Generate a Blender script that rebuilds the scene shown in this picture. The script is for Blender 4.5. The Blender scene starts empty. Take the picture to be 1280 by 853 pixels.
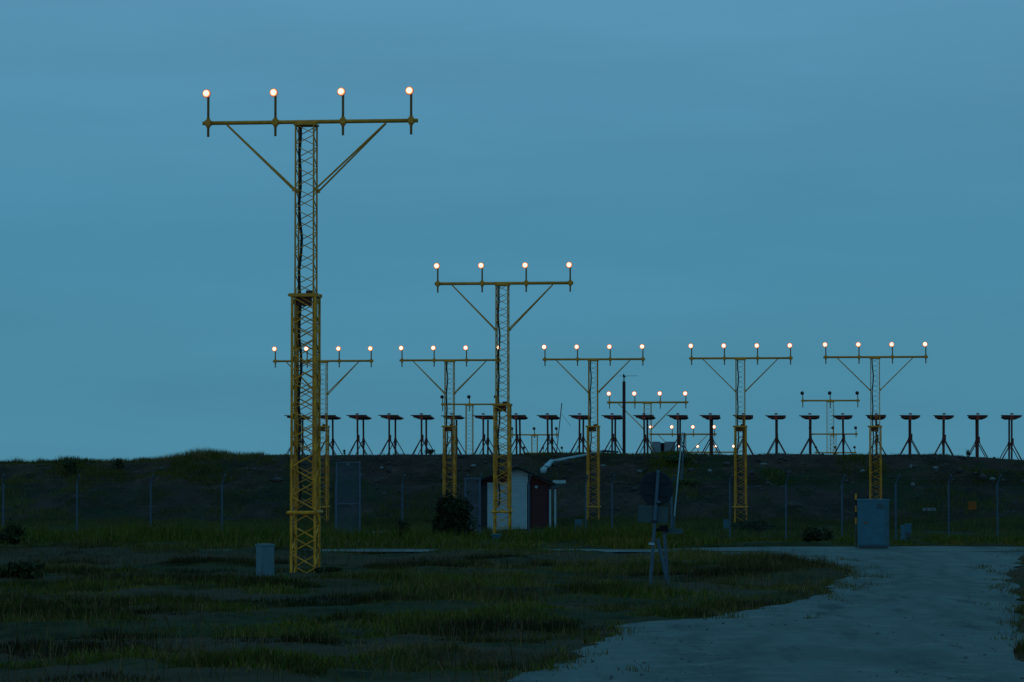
import bpy, math, random
import numpy as np
from mathutils import Vector, Matrix

random.seed(7)
RNG = np.random.default_rng(7)
C = bpy.context.scene.collection
SC = bpy.context.scene
R = math.radians

# ------------------------------------------------------------------ camera
F = 3760.0                      # focal length in pixels of the 1280 px wide photograph
CZ = 2.04                       # eye height
PITCH = math.atan(149.5 / F)
TH = R(6.52)                    # direction of the runway axis, to the right of the view
cam = bpy.data.cameras.new('camera')
cam.sensor_width = 36.0
cam.lens = 36.0 * F / 1280.0
cam.clip_start = 0.5
cam.clip_end = 9000
camo = bpy.data.objects.new('camera', cam)
C.objects.link(camo)
camo.location = (0, 0, CZ)
camo.rotation_euler = (R(90) + PITCH, 0, 0)
SC.camera = camo

# ------------------------------------------------------------------ light
SUN_EL, SUN_AZ = R(5.0), R(200.0)          # low warm sun behind the camera, added to warm the yellow masts
world = bpy.data.worlds.new('World')
SC.world = world
world.use_nodes = True
wn, wl = world.node_tree.nodes, world.node_tree.links
bg = wn['Background']
sky = wn.new('ShaderNodeTexSky')
sky.sky_type = 'NISHITA'
sky.sun_disc = False
sky.sun_elevation = SUN_EL
sky.sun_rotation = SUN_AZ
sky.ozone_density = 4.0
sky.dust_density = 0.5
geo = wn.new('ShaderNodeTexCoord')
sep = wn.new('ShaderNodeSeparateXYZ')
wl.new(geo.outputs['Generated'], sep.inputs[0])
ramp = wn.new('ShaderNodeValToRGB')        # high overcast veil, plain gradient with elevation
wl.new(sep.outputs['Z'], ramp.inputs[0])
cr = ramp.color_ramp
cr.elements[0].position = 0.0
cr.elements[0].color = (0.076, 0.260, 0.374, 1)
cr.elements[1].position = 1.0
cr.elements[1].color = (0.120, 0.335, 0.52, 1)
for pos, col in ((0.022, (0.073, 0.258, 0.376, 1)), (0.075, (0.072, 0.263, 0.400, 1)), (0.155, (0.103, 0.303, 0.468, 1))):
    e = cr.elements.new(pos)
    e.color = col
mapn = wn.new('ShaderNodeMapping')
mapn.inputs['Scale'].default_value = (2.2, 2.2, 16.0)
wl.new(geo.outputs['Generated'], mapn.inputs[0])
cn = wn.new('ShaderNodeTexNoise')
cn.inputs['Scale'].default_value = 1.6
cn.inputs['Detail'].default_value = 5.0
cn.inputs['Roughness'].default_value = 0.55
wl.new(mapn.outputs[0], cn.inputs['Vector'])
cm = wn.new('ShaderNodeMapRange')
cm.inputs['From Min'].default_value = 0.3
cm.inputs['From Max'].default_value = 0.7
cm.inputs['To Min'].default_value = 0.93
cm.inputs['To Max'].default_value = 1.08
wl.new(cn.outputs['Fac'], cm.inputs['Value'])
veil = wn.new('ShaderNodeMixRGB')
veil.blend_type = 'MULTIPLY'
veil.inputs[0].default_value = 1.0
wl.new(ramp.outputs[0], veil.inputs[1])
wl.new(cm.outputs[0], veil.inputs[2])
skm = wn.new('ShaderNodeMixRGB')
skm.blend_type = 'MULTIPLY'
skm.inputs[0].default_value = 1.0
skm.inputs[2].default_value = (0.05, 0.05, 0.05, 1)
wl.new(sky.outputs[0], skm.inputs[1])
veil10 = wn.new('ShaderNodeMixRGB')
veil10.blend_type = 'MULTIPLY'
veil10.inputs[0].default_value = 1.0
veil10.inputs[2].default_value = (10, 10, 10, 1)
wl.new(veil.outputs[0], veil10.inputs[1])
mixs = wn.new('ShaderNodeMixRGB')
mixs.inputs[0].default_value = 0.94
wl.new(skm.outputs[0], mixs.inputs[1])
wl.new(veil10.outputs[0], mixs.inputs[2])
wl.new(mixs.outputs[0], bg.inputs[0])
bg.inputs[1].default_value = 0.1

sun = bpy.data.lights.new('sun', 'SUN')
sun.energy = 0.12
sun.angle = R(30)
sun.color = (1.0, 0.66, 0.38)
suno = bpy.data.objects.new('sun', sun)
C.objects.link(suno)
_sd = Vector((math.sin(SUN_AZ) * math.cos(SUN_EL), math.cos(SUN_AZ) * math.cos(SUN_EL), math.sin(SUN_EL)))
suno.rotation_euler = _sd.to_track_quat('Z', 'Y').to_euler()
suno.location = (0, -20, 30)

SC.view_settings.view_transform = 'Standard'
SC.view_settings.look = 'None'
SC.view_settings.exposure = 0.0
SC.view_settings.gamma = 1.0

# ------------------------------------------------------------------ projection helpers
_cp, _sp = math.cos(PITCH), math.sin(PITCH)


def ray(px, py):
    u, v = (px - 640.0) / F, (426.5 - py) / F
    return Vector((u, _cp - v * _sp, _sp + v * _cp))


def P(px, py, Y):
    d = ray(px, py)
    return Vector((0, 0, CZ)) + d * (Y / d.y)


def G(px, py, z=0.0):
    d = ray(px, py)
    return Vector((0, 0, CZ)) + d * ((z - CZ) / d.z)


ST, CT = math.sin(TH), math.cos(TH)


def st(X, Y):                    # along / across the runway axis
    return X * ST + Y * CT, X * CT - Y * ST


def on_row(px, s):               # ground position on the row at distance s seen at column px
    k = (px - 640.0) / F
    # X = k*Y ; s = X*ST + Y*CT
    Y = s / (k * ST + CT)
    return k * Y, Y


S0 = 0.9975                       # s of a centreline point per metre of view depth (close to 1)

# ------------------------------------------------------------------ noise / terrain


def hash2(ix, iy, seed):
    n = (ix.astype(np.int64) * 374761393 + iy.astype(np.int64) * 668265263 + seed * 982451653) & 0x7fffffff
    n = ((n ^ (n >> 13)) * 1274126177) & 0x7fffffff
    n = n ^ (n >> 16)
    return (n & 0xffff) / 65535.0


def vnoise(x, y, seed=0):
    x = np.asarray(x, float)
    y = np.asarray(y, float)
    ix, iy = np.floor(x), np.floor(y)
    fx, fy = x - ix, y - iy
    fx = fx * fx * (3 - 2 * fx)
    fy = fy * fy * (3 - 2 * fy)
    a, b = hash2(ix, iy, seed), hash2(ix + 1, iy, seed)
    c, d = hash2(ix, iy + 1, seed), hash2(ix + 1, iy + 1, seed)
    return (a * (1 - fx) + b * fx) * (1 - fy) + (c * (1 - fx) + d * fx) * fy


def fbm(x, y, seed=0, oct=4):
    t, a, s = 0.0, 0.5, 0.0
    for k in range(oct):
        t = t + a * vnoise(x * 2 ** k, y * 2 ** k, seed + 17 * k)
        s += a
        a *= 0.5
    return t / s


def sstep(a, b, x):
    t = np.clip((x - a) / (b - a), 0, 1)
    return t * t * (3 - 2 * t)


EDGE_PX = [(627, 851), (660, 842), (696, 834), (727, 815), (754, 799.5), (775, 783.6), (812, 775.6), (860, 773.5), (897, 771), (961, 760),
           (1025, 744), (1045, 733), (1052, 722), (1054, 712), (1036, 704), (993, 697.5), (919, 693), (840, 691.2)]
_e = [G(x, y) for x, y in EDGE_PX]
EY = np.array([0.0, 15.0] + [p.y for p in _e])
EX = np.array([-1.2, -0.6] + [p.x for p in _e])
_r = [G(1290, 853), G(1280, 800), G(1275, 760), (G(1264, 730)), G(1264, 718), G(1270, 702), G(1290, 692)]
RY = np.array([0.0] + [p.y for p in _r])
RX = np.array([3.4] + [p.x for p in _r])
YP0, YP1 = 67.2, 71.3           # perimeter road band


def xl(Y):
    return np.interp(Y, EY, EX) + (vnoise(Y * 1.3, 0 * Y, 5) - .5) * .30 + (vnoise(Y * 5, 0 * Y, 6) - .5) * .12


def xr(Y):
    return np.interp(Y, RY, RX) + (vnoise(Y * 1.1, 0 * Y, 8) - .5) * .35


def yp0(X):
    return YP0 + (vnoise(X * .5, 0 * X, 9) - .5) * .5


def yp1(X):
    return 69.1 + 2.2 * sstep(2.5, 6.5, X) + (vnoise(X * .6, X * 0, 77) - .5) * .3


def roadmask(X, Y):             # 1 on gravel
    a = sstep(-.25, .25, X - xl(Y)) * sstep(-.25, .25, xr(Y) - X) * (Y < YP0 + .3)
    b = sstep(-.25, .25, Y - yp0(X)) * sstep(-.25, .25, yp1(X) - Y)
    return np.maximum(a, b)


def base_z(X, Y):
    z = -0.38 * sstep(73, 88, Y)
    z = z - 0.35 * sstep(400, 900, Y)
    return z


def ground_z(X, Y):
    X = np.asarray(X, float)
    Y = np.asarray(Y, float)
    m = roadmask(X, Y)
    near = 1 - sstep(90, 160, Y)
    b = (fbm(X * .35, Y * .35, 21, 3) - .5) * .30 + (fbm(X * 1.6, Y * 1.6, 31, 3) - .5) * .14
    swale = -.14 * np.exp(-((Y - 62.0) / 2.6) ** 2) * (1 - sstep(1, 5, X))
    ridge = .07 * np.exp(-((Y - 66.0) / 1.0) ** 2) * (1 - sstep(1, 6, X))
    z = base_z(X, Y) + (b * near + swale + ridge) * (1 - m) - .06 * m
    # inside road behind the fence, and pads kept even
    im = sstep(-.6, .3, Y - 99.6) * sstep(-.6, .3, 104.0 - Y) * (X < 3)
    z = z * (1 - im) + im * (-.46)
    return z


S_TOE, S_CREST = 118.0, 128.2


def crest_z(t):
    px = 640 + F * (t / 129.0 + math.tan(TH))
    py = np.interp(px, [-400, 0, 120, 190, 235, 285, 330, 420, 640, 900, 1170, 1215, 1280, 1700], [583, 580.5, 579.5, 577, 573.5, 572, 570, 569, 568.4, 568.3, 569.2, 571.5, 575.5, 590])
    return CZ - (py - 576) * 128.5 / F


def bank_z(X, Y):
    s, t = st(np.asarray(X, float), np.asarray(Y, float))
    cz = crest_z(t)
    toe = S_TOE + (fbm(t * .12, t * 0, 41, 2) - .5) * 3.0
    k = np.clip((s - toe) / (S_CREST - toe), 0, 1)
    prof = k ** 0.82
    prof = np.where(k > .85, np.interp(k, [.85, .95, 1.0], [.85 ** .82, .965, 1.0]), prof)
    z = -.55 + (cz + .55) * prof
    rough = (fbm(t * .8, s * .9, 51, 4) - .5) * .85 * np.sin(np.pi * np.clip(k, 0, 1)) ** .7
    z = z + rough * (k > 0) * (k < 1)
    z = z - .06 * sstep(0, 10, s - S_CREST) + (fbm(t * 1.2, s * 1.2, 61, 3) - .5) * .06 * (k >= 1) + (vnoise(t * .35, 0 * t, 63) - .5) * .08 * (k > .9)
    z = z - (cz + 1.2) * sstep(230, 300, s)
    return z


def any_z(X, Y):
    return np.maximum(ground_z(X, Y), bank_z(X, Y))


def zat(X, Y):
    return float(any_z(np.array([X]), np.array([Y]))[0])

# ------------------------------------------------------------------ materials


def mat(name, base, rough=.7, var=.25, scale=6.0, metal=0.0, bump=0.0, second=None, emit=None, spec=.3, coord='Object', detail=6.0):
    m = bpy.data.materials.new(name)
    m.use_nodes = True
    n, l = m.node_tree.nodes, m.node_tree.links
    b = n['Principled BSDF']
    b.inputs['Roughness'].default_value = rough
    b.inputs['Metallic'].default_value = metal
    b.inputs['Specular IOR Level'].default_value = spec
    tc = n.new('ShaderNodeTexCoord')
    nz = n.new('ShaderNodeTexNoise')
    nz.inputs['Scale'].default_value = scale
    nz.inputs['Detail'].default_value = detail
    nz.inputs['Roughness'].default_value = .62
    l.new(tc.outputs[coord], nz.inputs['Vector'])
    rp = n.new('ShaderNodeValToRGB')
    rp.color_ramp.elements[0].position = .32
    rp.color_ramp.elements[1].position = .68
    c0 = tuple(max(0, c * (1 - var)) for c in base)
    c1 = second if second else tuple(min(1, c * (1 + var)) for c in base)
    rp.color_ramp.elements[0].color = (*c0, 1)
    rp.color_ramp.elements[1].color = (*c1, 1)
    l.new(nz.outputs['Fac'], rp.inputs[0])
    l.new(rp.outputs[0], b.inputs['Base Color'])
    if bump:
        bp = n.new('ShaderNodeBump')
        bp.inputs['Strength'].default_value = bump
        bp.inputs['Distance'].default_value = .03
        nb = n.new('ShaderNodeTexNoise')
        nb.inputs['Scale'].default_value = scale * 5
        nb.inputs['Detail'].default_value = 4
        l.new(tc.outputs[coord], nb.inputs['Vector'])
        l.new(nb.outputs['Fac'], bp.inputs['Height'])
        l.new(bp.outputs[0], b.inputs['Normal'])
    return m


def mat_tint(name, rough=.75):
    m = bpy.data.materials.new(name)
    m.use_nodes = True
    n, l = m.node_tree.nodes, m.node_tree.links
    b = n['Principled BSDF']
    b.inputs['Roughness'].default_value = rough
    b.inputs['Specular IOR Level'].default_value = .15
    a = n.new('ShaderNodeAttribute')
    a.attribute_name = 'tint'
    l.new(a.outputs['Color'], b.inputs['Base Color'])
    return m


def mat_lens():
    m = bpy.data.materials.new('lit_lens')
    m.use_nodes = True
    n, l = m.node_tree.nodes, m.node_tree.links
    b = n['Principled BSDF']
    out = n['Material Output']
    em = n.new('ShaderNodeEmission')
    tc = n.new('ShaderNodeTexCoord')
    mp = n.new('ShaderNodeMapping')
    mp.inputs['Scale'].default_value = (1, 0, 1)
    l.new(tc.outputs['Object'], mp.inputs[0])
    ln = n.new('ShaderNodeVectorMath')
    ln.operation = 'LENGTH'
    l.new(mp.outputs[0], ln.inputs[0])
    rp = n.new('ShaderNodeValToRGB')
    e = rp.color_ramp.elements
    e[0].position = 0.0
    e[0].color = (1.0, .97, .90, 1)
    e[1].position = 1.0
    e[1].color = (.075, .012, .004, 1)
    for p_, c_ in ((.34, (1.0, .86, .66, 1)), (.55, (.40, .28, .18, 1)), (.74, (.29, .135, .070, 1)), (.90, (.19, .058, .022, 1))):
        x = e.new(p_)
        x.color = c_
    l.new(ln.outputs['Value'], rp.inputs[0])
    l.new(rp.outputs[0], em.inputs['Color'])
    em.inputs['Strength'].default_value = 4.5
    l.new(em.outputs[0], out.inputs['Surface'])
    n.remove(b)
    return m


M = {}
M['yellow'] = mat('yellow_paint', (.42, .175, .008), .5, .22, 7, second=(.80, .355, .012), spec=.35)
M['yellow_upper'] = mat('yellow_paint_slim', (.52, .235, .018), .5, .2, 9, spec=.3)
M['stem_paint'] = mat('lamp_stem_paint', (.20, .10, .018), .55, .3, 9, spec=.25)
M['dark_cable'] = mat('black_cable', (.012, .012, .012), .6, .3, 20)
M['galv'] = mat('galvanised_steel', (.045, .095, .145), .5, .2, 14, metal=.0, spec=.4)
M['wire'] = mat('fence_wire', (.032, .065, .078), .5, .15, 9)
M['ant_dark'] = mat('antenna_support_paint', (.085, .024, .018), .6, .3, 12)
M['ant_red'] = mat('antenna_red_with_glow', (.32, .035, .02), .5, .3, 8)  # hub red, brightened to stand in for lamp glow on the clamps
M['ant_shell'] = mat('antenna_shell', (.28, .11, .10), .6, .3, 9)
M['lens'] = mat_lens()
M['lens_off'] = mat('unlit_lens', (.015, .012, .012), .25, .3, 10)
M['housing'] = mat('lamp_housing', (.06, .04, .015), .5, .3, 10)
M['cab'] = mat('cabinet_grey_paint', (.035, .135, .185), .6, .10, 5, spec=.2)
M['cab_light'] = mat('service_box_paint', (.085, .165, .195), .6, .12, 6, spec=.2)
M['cab_dark'] = mat('cabinet_plinth', (.05, .07, .075), .8, .2, 8)
M['white'] = mat('weathered_white_paint', (.26, .41, .45), .6, .08, 6, spec=.2)
M['red'] = mat('dark_red_board', (.055, .007, .009), .75, .3, 10)
M['roof'] = mat('dark_roof_felt', (.014, .014, .015), .9, .3, 8, spec=.1)
M['darkwood_shade'] = mat('dark_board_and_shade', (.022, .02, .02), .85, .3, 9, spec=.1)  # dark board colour, also used for painted shade on the hut front
M['sign_back'] = mat('sign_back_sheet', (.008, .020, .032), .6, .2, 9, spec=.2)
M['plate'] = mat('grey_plate', (.04, .085, .095), .6, .12, 7, spec=.2)
M['pole'] = mat('zinc_pole', (.048, .10, .14), .5, .2, 15)
M['orange'] = mat('orange_sheet', (.20, .06, .006), .6, .12, 8)
M['print'] = mat('dark_print', (.03, .03, .035), .7, .1, 8)
M['concrete'] = mat('concrete', (.16, .17, .17), .9, .2, 12, bump=.3)
M['boulder'] = mat('pale_boulder', (.13, .16, .165), .9, .35, 5, bump=.5)
M['stone'] = mat('bank_stone', (.046, .043, .043), .9, .5, 3, bump=.4)
M['grass'] = mat_tint('grass_blade')
M['leaf'] = mat_tint('leaf')
M['stem'] = mat('woody_stem', (.035, .025, .018), .9, .3, 10)
M['shelter'] = mat('shelter_panel', (.15, .2, .23), .6, .1, 6)
M['wood_post'] = mat('tarred_post', (.06, .025, .022), .85, .4, 10)

# gravel, soil and turf


def mat_ground(name, cols, scales, bump=.6, bdist=.05, rough=.95):
    m = bpy.data.materials.new(name)
    m.use_nodes = True
    n, l = m.node_tree.nodes, m.node_tree.links
    b = n['Principled BSDF']
    b.inputs['Roughness'].default_value = rough
    b.inputs['Specular IOR Level'].default_value = .1
    tc = n.new('ShaderNodeTexCoord')
    prev = None
    for i, (c, s) in enumerate(zip(cols, scales)):
        if prev is None:
            rgb = n.new('ShaderNodeRGB')
            rgb.outputs[0].default_value = (*c, 1)
            prev = rgb.outputs[0]
            continue
        nz = n.new('ShaderNodeTexNoise')
        nz.inputs['Scale'].default_value = s[0]
        nz.inputs['Detail'].default_value = 8
        nz.inputs['Roughness'].default_value = .65
        mp = n.new('ShaderNodeMapping')
        mp.inputs['Location'].default_value = (i * 13.1, i * 7.7, i)
        if len(s) > 3:
            mp.inputs['Scale'].default_value = s[3]
        l.new(tc.outputs['Object'], mp.inputs[0])
        l.new(mp.outputs[0], nz.inputs['Vector'])
        mr = n.new('ShaderNodeMapRange')
        mr.inputs['From Min'].default_value = s[1]
        mr.inputs['From Max'].default_value = s[2]
        l.new(nz.outputs['Fac'], mr.inputs['Value'])
        mx = n.new('ShaderNodeMixRGB')
        l.new(mr.outputs[0], mx.inputs[0])
        l.new(prev, mx.inputs[1])
        mx.inputs[2].default_value = (*c, 1)
        prev = mx.outputs[0]
    l.new(prev, b.inputs['Base Color'])
    nb = n.new('ShaderNodeTexNoise')
    nb.inputs['Scale'].default_value = 14
    nb.inputs['Detail'].default_value = 8
    nb.inputs['Roughness'].default_value = .7
    l.new(tc.outputs['Object'], nb.inputs['Vector'])
    bp = n.new('ShaderNodeBump')
    bp.inputs['Strength'].default_value = bump
    bp.inputs['Distance'].default_value = bdist
    l.new(nb.outputs['Fac'], bp.inputs['Height'])
    l.new(bp.outputs[0], b.inputs['Normal'])
    return m


M['ground'] = mat_ground('turf_soil', [(.020, .030, .008), (.038, .040, .014), (.008, .015, .004)],
                         [None, (.35, .45, .65), (1.9, .5, .62)])
_gn, _gl = M['ground'].node_tree.nodes, M['ground'].node_tree.links
_at = _gn.new('ShaderNodeAttribute')
_at.attribute_name = 'tint'
_gm = _gn.new('ShaderNodeMixRGB')            # bare dry earth where the turf is thin
_pb = _gn['Principled BSDF']
_gl.new(_at.outputs['Fac'], _gm.inputs[0])
_gl.new(_pb.inputs['Base Color'].links[0].from_socket, _gm.inputs[1])
_gm.inputs[2].default_value = (.050, .037, .021, 1)
_gl.new(_gm.outputs[0], _pb.inputs['Base Color'])
M['gravel'] = mat_ground('compacted_gravel', [(.112, .152, .144), (.076, .110, .106), (.155, .192, .178), (.056, .082, .080)],
                         [None, (.55, .42, .62, (1.9, .16, 1)), (2.2, .5, .72), (.8, .56, .68, (2.6, .35, 1))], bump=.8, bdist=.04)
_gn, _gl = M['gravel'].node_tree.nodes, M['gravel'].node_tree.links
_at = _gn.new('ShaderNodeAttribute')
_at.attribute_name = 'tint'
_gm = _gn.new('ShaderNodeMixRGB')            # packed dark wheel tracks and damp spots
_pb = _gn['Principled BSDF']
_hm = _gn.new('ShaderNodeMath')
_hm.operation = 'MULTIPLY'
_hm.inputs[1].default_value = .45
_gl.new(_at.outputs['Fac'], _hm.inputs[0])
_gl.new(_hm.outputs[0], _gm.inputs[0])
_gl.new(_pb.inputs['Base Color'].links[0].from_socket, _gm.inputs[1])
_gm.inputs[2].default_value = (.058, .084, .084, 1)
_gl.new(_gm.outputs[0], _pb.inputs['Base Color'])
M['inner'] = mat_ground('pale_service_road', [(.15, .17, .17), (.1, .12, .12)], [None, (.8, .4, .6)])
M['bank'] = mat_ground('bank_soil', [(.062, .042, .035), (.022, .021, .013), (.105, .074, .062), (.018, .036, .010)],
                       [None, (.35, .42, .6), (1.4, .55, .72), (.16, .52, .62)], bump=1.0, bdist=.15)

# ------------------------------------------------------------------ mesh builder


class MB:
    def __init__(self):
        self.v = []
        self.f = []

    def add(self, vs, fs):
        o = len(self.v)
        self.v += [tuple(p) for p in vs]
        self.f += [tuple(i + o for i in q) for q in fs]
        return self

    def box(self, c, s, rz=0.0, mtx=None):
        hx, hy, hz = s[0] / 2, s[1] / 2, s[2] / 2
        vs = [Vector((x * hx, y * hy, z * hz)) for x in (-1, 1) for y in (-1, 1) for z in (-1, 1)]
        if mtx is None:
            mtx = Matrix.Rotation(rz, 3, 'Z')
        vs = [mtx @ p + Vector(c) for p in vs]
        return self.add(vs, [(0, 1, 3, 2), (4, 6, 7, 5), (0, 4, 5, 1), (2, 3, 7, 6), (0, 2, 6, 4), (1, 5, 7, 3)])

    def tube(self, a, b, r, n=8, r2=None, cap=True, up=None):
        a, b = Vector(a), Vector(b)
        d = (b - a).normalized()
        h = Vector(up) if up else (Vector((0, 0, 1)) if abs(d.z) < .9 else Vector((0, 1, 0)))
        x = d.cross(h).normalized()
        y = x.cross(d).normalized()
        r2 = r if r2 is None else r2
        vs = []
        for p, q in ((a, r), (b, r2)):
            for k in range(n):
                t = 2 * math.pi * (k + .5) / n
                vs.append(p + x * (q * math.cos(t)) + y * (q * math.sin(t)))
        fs = [(k, (k + 1) % n, n + (k + 1) % n, n + k) for k in range(n)]
        if cap:
            fs += [tuple(range(n - 1, -1, -1)), tuple(range(n, 2 * n))]
        return self.add(vs, fs)

    def bar(self, a, b, w):
        return self.tube(a, b, w * .7071, 4)

    def prism(self, poly, y0, y1):            # polygon in x,z extruded along y
        n = len(poly)
        vs = [(x, y0, z) for x, z in poly] + [(x, y1, z) for x, z in poly]
        fs = [tuple(range(n)), tuple(range(2 * n - 1, n - 1, -1))] + [(k, n + k, n + (k + 1) % n, (k + 1) % n) for k in range(n)]
        return self.add(vs, fs)

    def lathe(self, prof, n=14, axis='Z', c=(0, 0, 0)):   # profile of (radius, height)
        vs, fs = [], []
        for r, h in prof:
            for k in range(n):
                t = 2 * math.pi * k / n
                p = (r * math.cos(t), r * math.sin(t), h) if axis == 'Z' else (r * math.cos(t), h, r * math.sin(t))
                vs.append((p[0] + c[0], p[1] + c[1], p[2] + c[2]))
        m = len(prof)
        for i in range(m - 1):
            for k in range(n):
                fs.append((i * n + k, i * n + (k + 1) % n, (i + 1) * n + (k + 1) % n, (i + 1) * n + k))
        fs += [tuple(range(n - 1, -1, -1)), tuple((m - 1) * n + k for k in range(n))]
        return self.add(vs, fs)

    def mesh(self, name, material, smooth=False):
        me = bpy.data.meshes.new(name)
        me.from_pydata(self.v, [], self.f)
        me.materials.append(material)
        if smooth:
            me.polygons.foreach_set('use_smooth', [True] * len(me.polygons))
        me.update()
        return me

    def build(self, name, material, parent=None, smooth=False, loc=None):
        o = bpy.data.objects.new(name, self.mesh(name, material, smooth))
        C.objects.link(o)
        if parent:
            o.parent = parent
        if loc is not None:
            o.location = loc
        return o


def inst(name, me, parent=None, loc=(0, 0, 0), rot=None):
    o = bpy.data.objects.new(name, me)
    C.objects.link(o)
    if parent:
        o.parent = parent
    o.location = loc
    if rot is not None:
        o.rotation_euler = rot
    return o


def tag(o, label, cat, group=None):
    o['label'] = label
    o['category'] = cat
    if group:
        o['group'] = group
    return o


def empty(name, loc, rz=0.0):
    o = bpy.data.objects.new(name, None)
    o.empty_display_size = .3
    C.objects.link(o)
    o.location = loc
    o.rotation_euler = (0, 0, rz)
    return o


def grid_mesh(name, xs, ys, zf, material, kind='structure'):
    X, Y = np.meshgrid(xs, ys)
    Z = zf(X, Y)
    n, m = len(xs), len(ys)
    v = np.stack([X, Y, Z], -1).reshape(-1, 3)
    i = np.arange((m - 1) * n).reshape(m - 1, n)[:, :-1].ravel()
    f = np.stack([i, i + 1, i + n + 1, i + n], -1)
    return np_mesh(name, v, f, material, kind)


def np_mesh(name, v, f, material, kind=None, tint=None, smooth=True):
    me = bpy.data.meshes.new(name)
    k = f.shape[1]
    me.vertices.add(len(v))
    me.vertices.foreach_set('co', np.ascontiguousarray(v, dtype=np.float32).ravel())
    me.loops.add(f.size)
    me.loops.foreach_set('vertex_index', np.ascontiguousarray(f, dtype=np.int32).ravel())
    me.polygons.add(len(f))
    me.polygons.foreach_set('loop_start', np.arange(0, f.size, k, dtype=np.int32))
    if smooth:
        me.polygons.foreach_set('use_smooth', np.ones(len(f), dtype=bool))
    if tint is not None:
        at = me.attributes.new('tint', 'FLOAT_COLOR', 'POINT')
        at.data.foreach_set('color', np.ascontiguousarray(np.concatenate([tint, np.ones((len(tint), 1))], 1), dtype=np.float32).ravel())
    me.materials.append(material)
    me.update(calc_edges=True)
    me.validate()
    o = bpy.data.objects.new(name, me)
    C.objects.link(o)
    if kind:
        o['kind'] = kind
    return o


def axis(*segs):
    out = []
    for a, b, st_ in segs:
        out.append(np.arange(a, b, st_))
    return np.unique(np.concatenate(out).round(4))

# ------------------------------------------------------------------ the setting


xs = np.unique(np.concatenate([-np.geomspace(16, 4000, 34), axis((-16, 16.01, .2)), np.geomspace(16, 4000, 34)]).round(3))
ys = np.unique(np.concatenate([axis((-60, 20, 4), (20, 76, .22), (76, 120, .5), (120, 200, 4)), np.geomspace(200, 6000, 26)]).round(3))
def meadow_noise(X, Y):
    streak = fbm(X * .20 + 3, Y * .50, 87, 3)
    fine = fbm(X * .9, Y * 1.1, 88, 3)
    bare = sstep(.48, .66, streak + (fine - .5) * .55) * .9
    tuft = fbm(X * .8, Y * .55, 81, 3)
    return bare, tuft


def fringe(X, Y):                # bare gravelly strip beside the road
    d = np.minimum(np.abs(X - xl(Y)), np.abs(X - xr(Y)))
    d = np.where(Y > YP0 - 2.5, np.minimum(d, np.abs(YP0 - Y)), d)
    return 1 - sstep(.05, .9, d + (fbm(X * 1.1, Y * 1.1, 89, 3) - .5) * 1.4)


g_o = grid_mesh('ground', xs, ys, ground_z, M['ground'])
_gx, _gy = np.meshgrid(xs, ys)
_b, _t = meadow_noise(_gx, _gy)
_b = np.maximum(_b, .75 * sstep(57, 60, _gy) * (1 - sstep(64.5, 66.5, _gy)) * sstep(.42, .55, fbm(_gx * .4, _gy * .8, 114, 3)) * (_gx < 3))
_f = np.maximum(_b * .9 * (_gy < 67), fringe(_gx, _gy) * (_gy < 72) * .35) * (_gy > 20)
_ta = g_o.data.attributes.new('tint', 'FLOAT_COLOR', 'POINT')
_ta.data.foreach_set('color', np.repeat(_f.reshape(-1, 1), 4, 1).astype(np.float32).ravel())

# gravel road towards the crossing
rows = np.arange(4.0, YP0 + .01, .25)
cols = np.linspace(0, 1, 46)
L_, R_ = xl(rows) - .05, xr(rows) + .05
RXm = L_[:, None] + (R_ - L_)[:, None] * cols[None, :]
RYm = np.repeat(rows[:, None], len(cols), 1)
edge = np.minimum(cols, 1 - cols)
RZm = .006 + (fbm(RXm * .8, RYm * .4, 71, 3) - .5) * .05 * (edge > .01) - .02 * (edge < .01) + .03 * np.exp(-((edge - .5) / .12) ** 2)
n_, m_ = len(cols), len(rows)
i = np.arange((m_ - 1) * n_).reshape(m_ - 1, n_)[:, :-1].ravel()
np_mesh('gravel_road', np.stack([RXm, RYm, RZm], -1).reshape(-1, 3), np.stack([i, i + 1, i + n_ + 1, i + n_], -1), M['gravel'], 'structure')

_ro = C.objects['gravel_road']
_wob = (fbm(RYm * .12, RYm * 0, 121, 2) - .5) * .10
_rut = sum(np.exp(-((cols[None, :] + _wob - c_) / .028) ** 2) for c_ in (.24, .41, .60, .76))
_rut = np.clip(_rut * (.25 + 1.1 * fbm(RXm * .5, RYm * .3, 122, 3)) + .9 * sstep(.62, .72, fbm(RXm * .9, RYm * .35, 123, 3)), 0, 1)
_ra = _ro.data.attributes.new('tint', 'FLOAT_COLOR', 'POINT')
_ra.data.foreach_set('color', np.repeat(_rut.reshape(-1, 1), 4, 1).astype(np.float32).ravel())

# perimeter road crossing the view
cx = np.arange(-60, 60.01, .4)
rr = np.linspace(0, 1, 10)
Y0 = np.where((cx > 3.6) & (cx < 11.2), YP0 + .02, yp0(cx))
Y1 = yp1(cx)
PY = Y0[None, :] + (Y1 - Y0)[None, :] * rr[:, None]
PX = np.repeat(cx[None, :], len(rr), 0)
PZ = .012 + (fbm(PX * .7, PY * .7, 78, 3) - .5) * .02
i = np.arange((len(rr) - 1) * len(cx)).reshape(len(rr) - 1, len(cx))[:, :-1].ravel()
np_mesh('perimeter_road', np.stack([PX, PY, PZ], -1).reshape(-1, 3), np.stack([i, i + 1, i + len(cx) + 1, i + len(cx)], -1), M['gravel'], 'structure')

# pale service road inside the fence
sx = np.arange(-60, 2.5, .6)
grid_mesh('service_road', sx, np.array([100.2, 101.4, 102.6, 103.6]), lambda X, Y: -.40 + (fbm(X * .4, Y, 79, 2) - .5) * .03, M['inner'])

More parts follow.
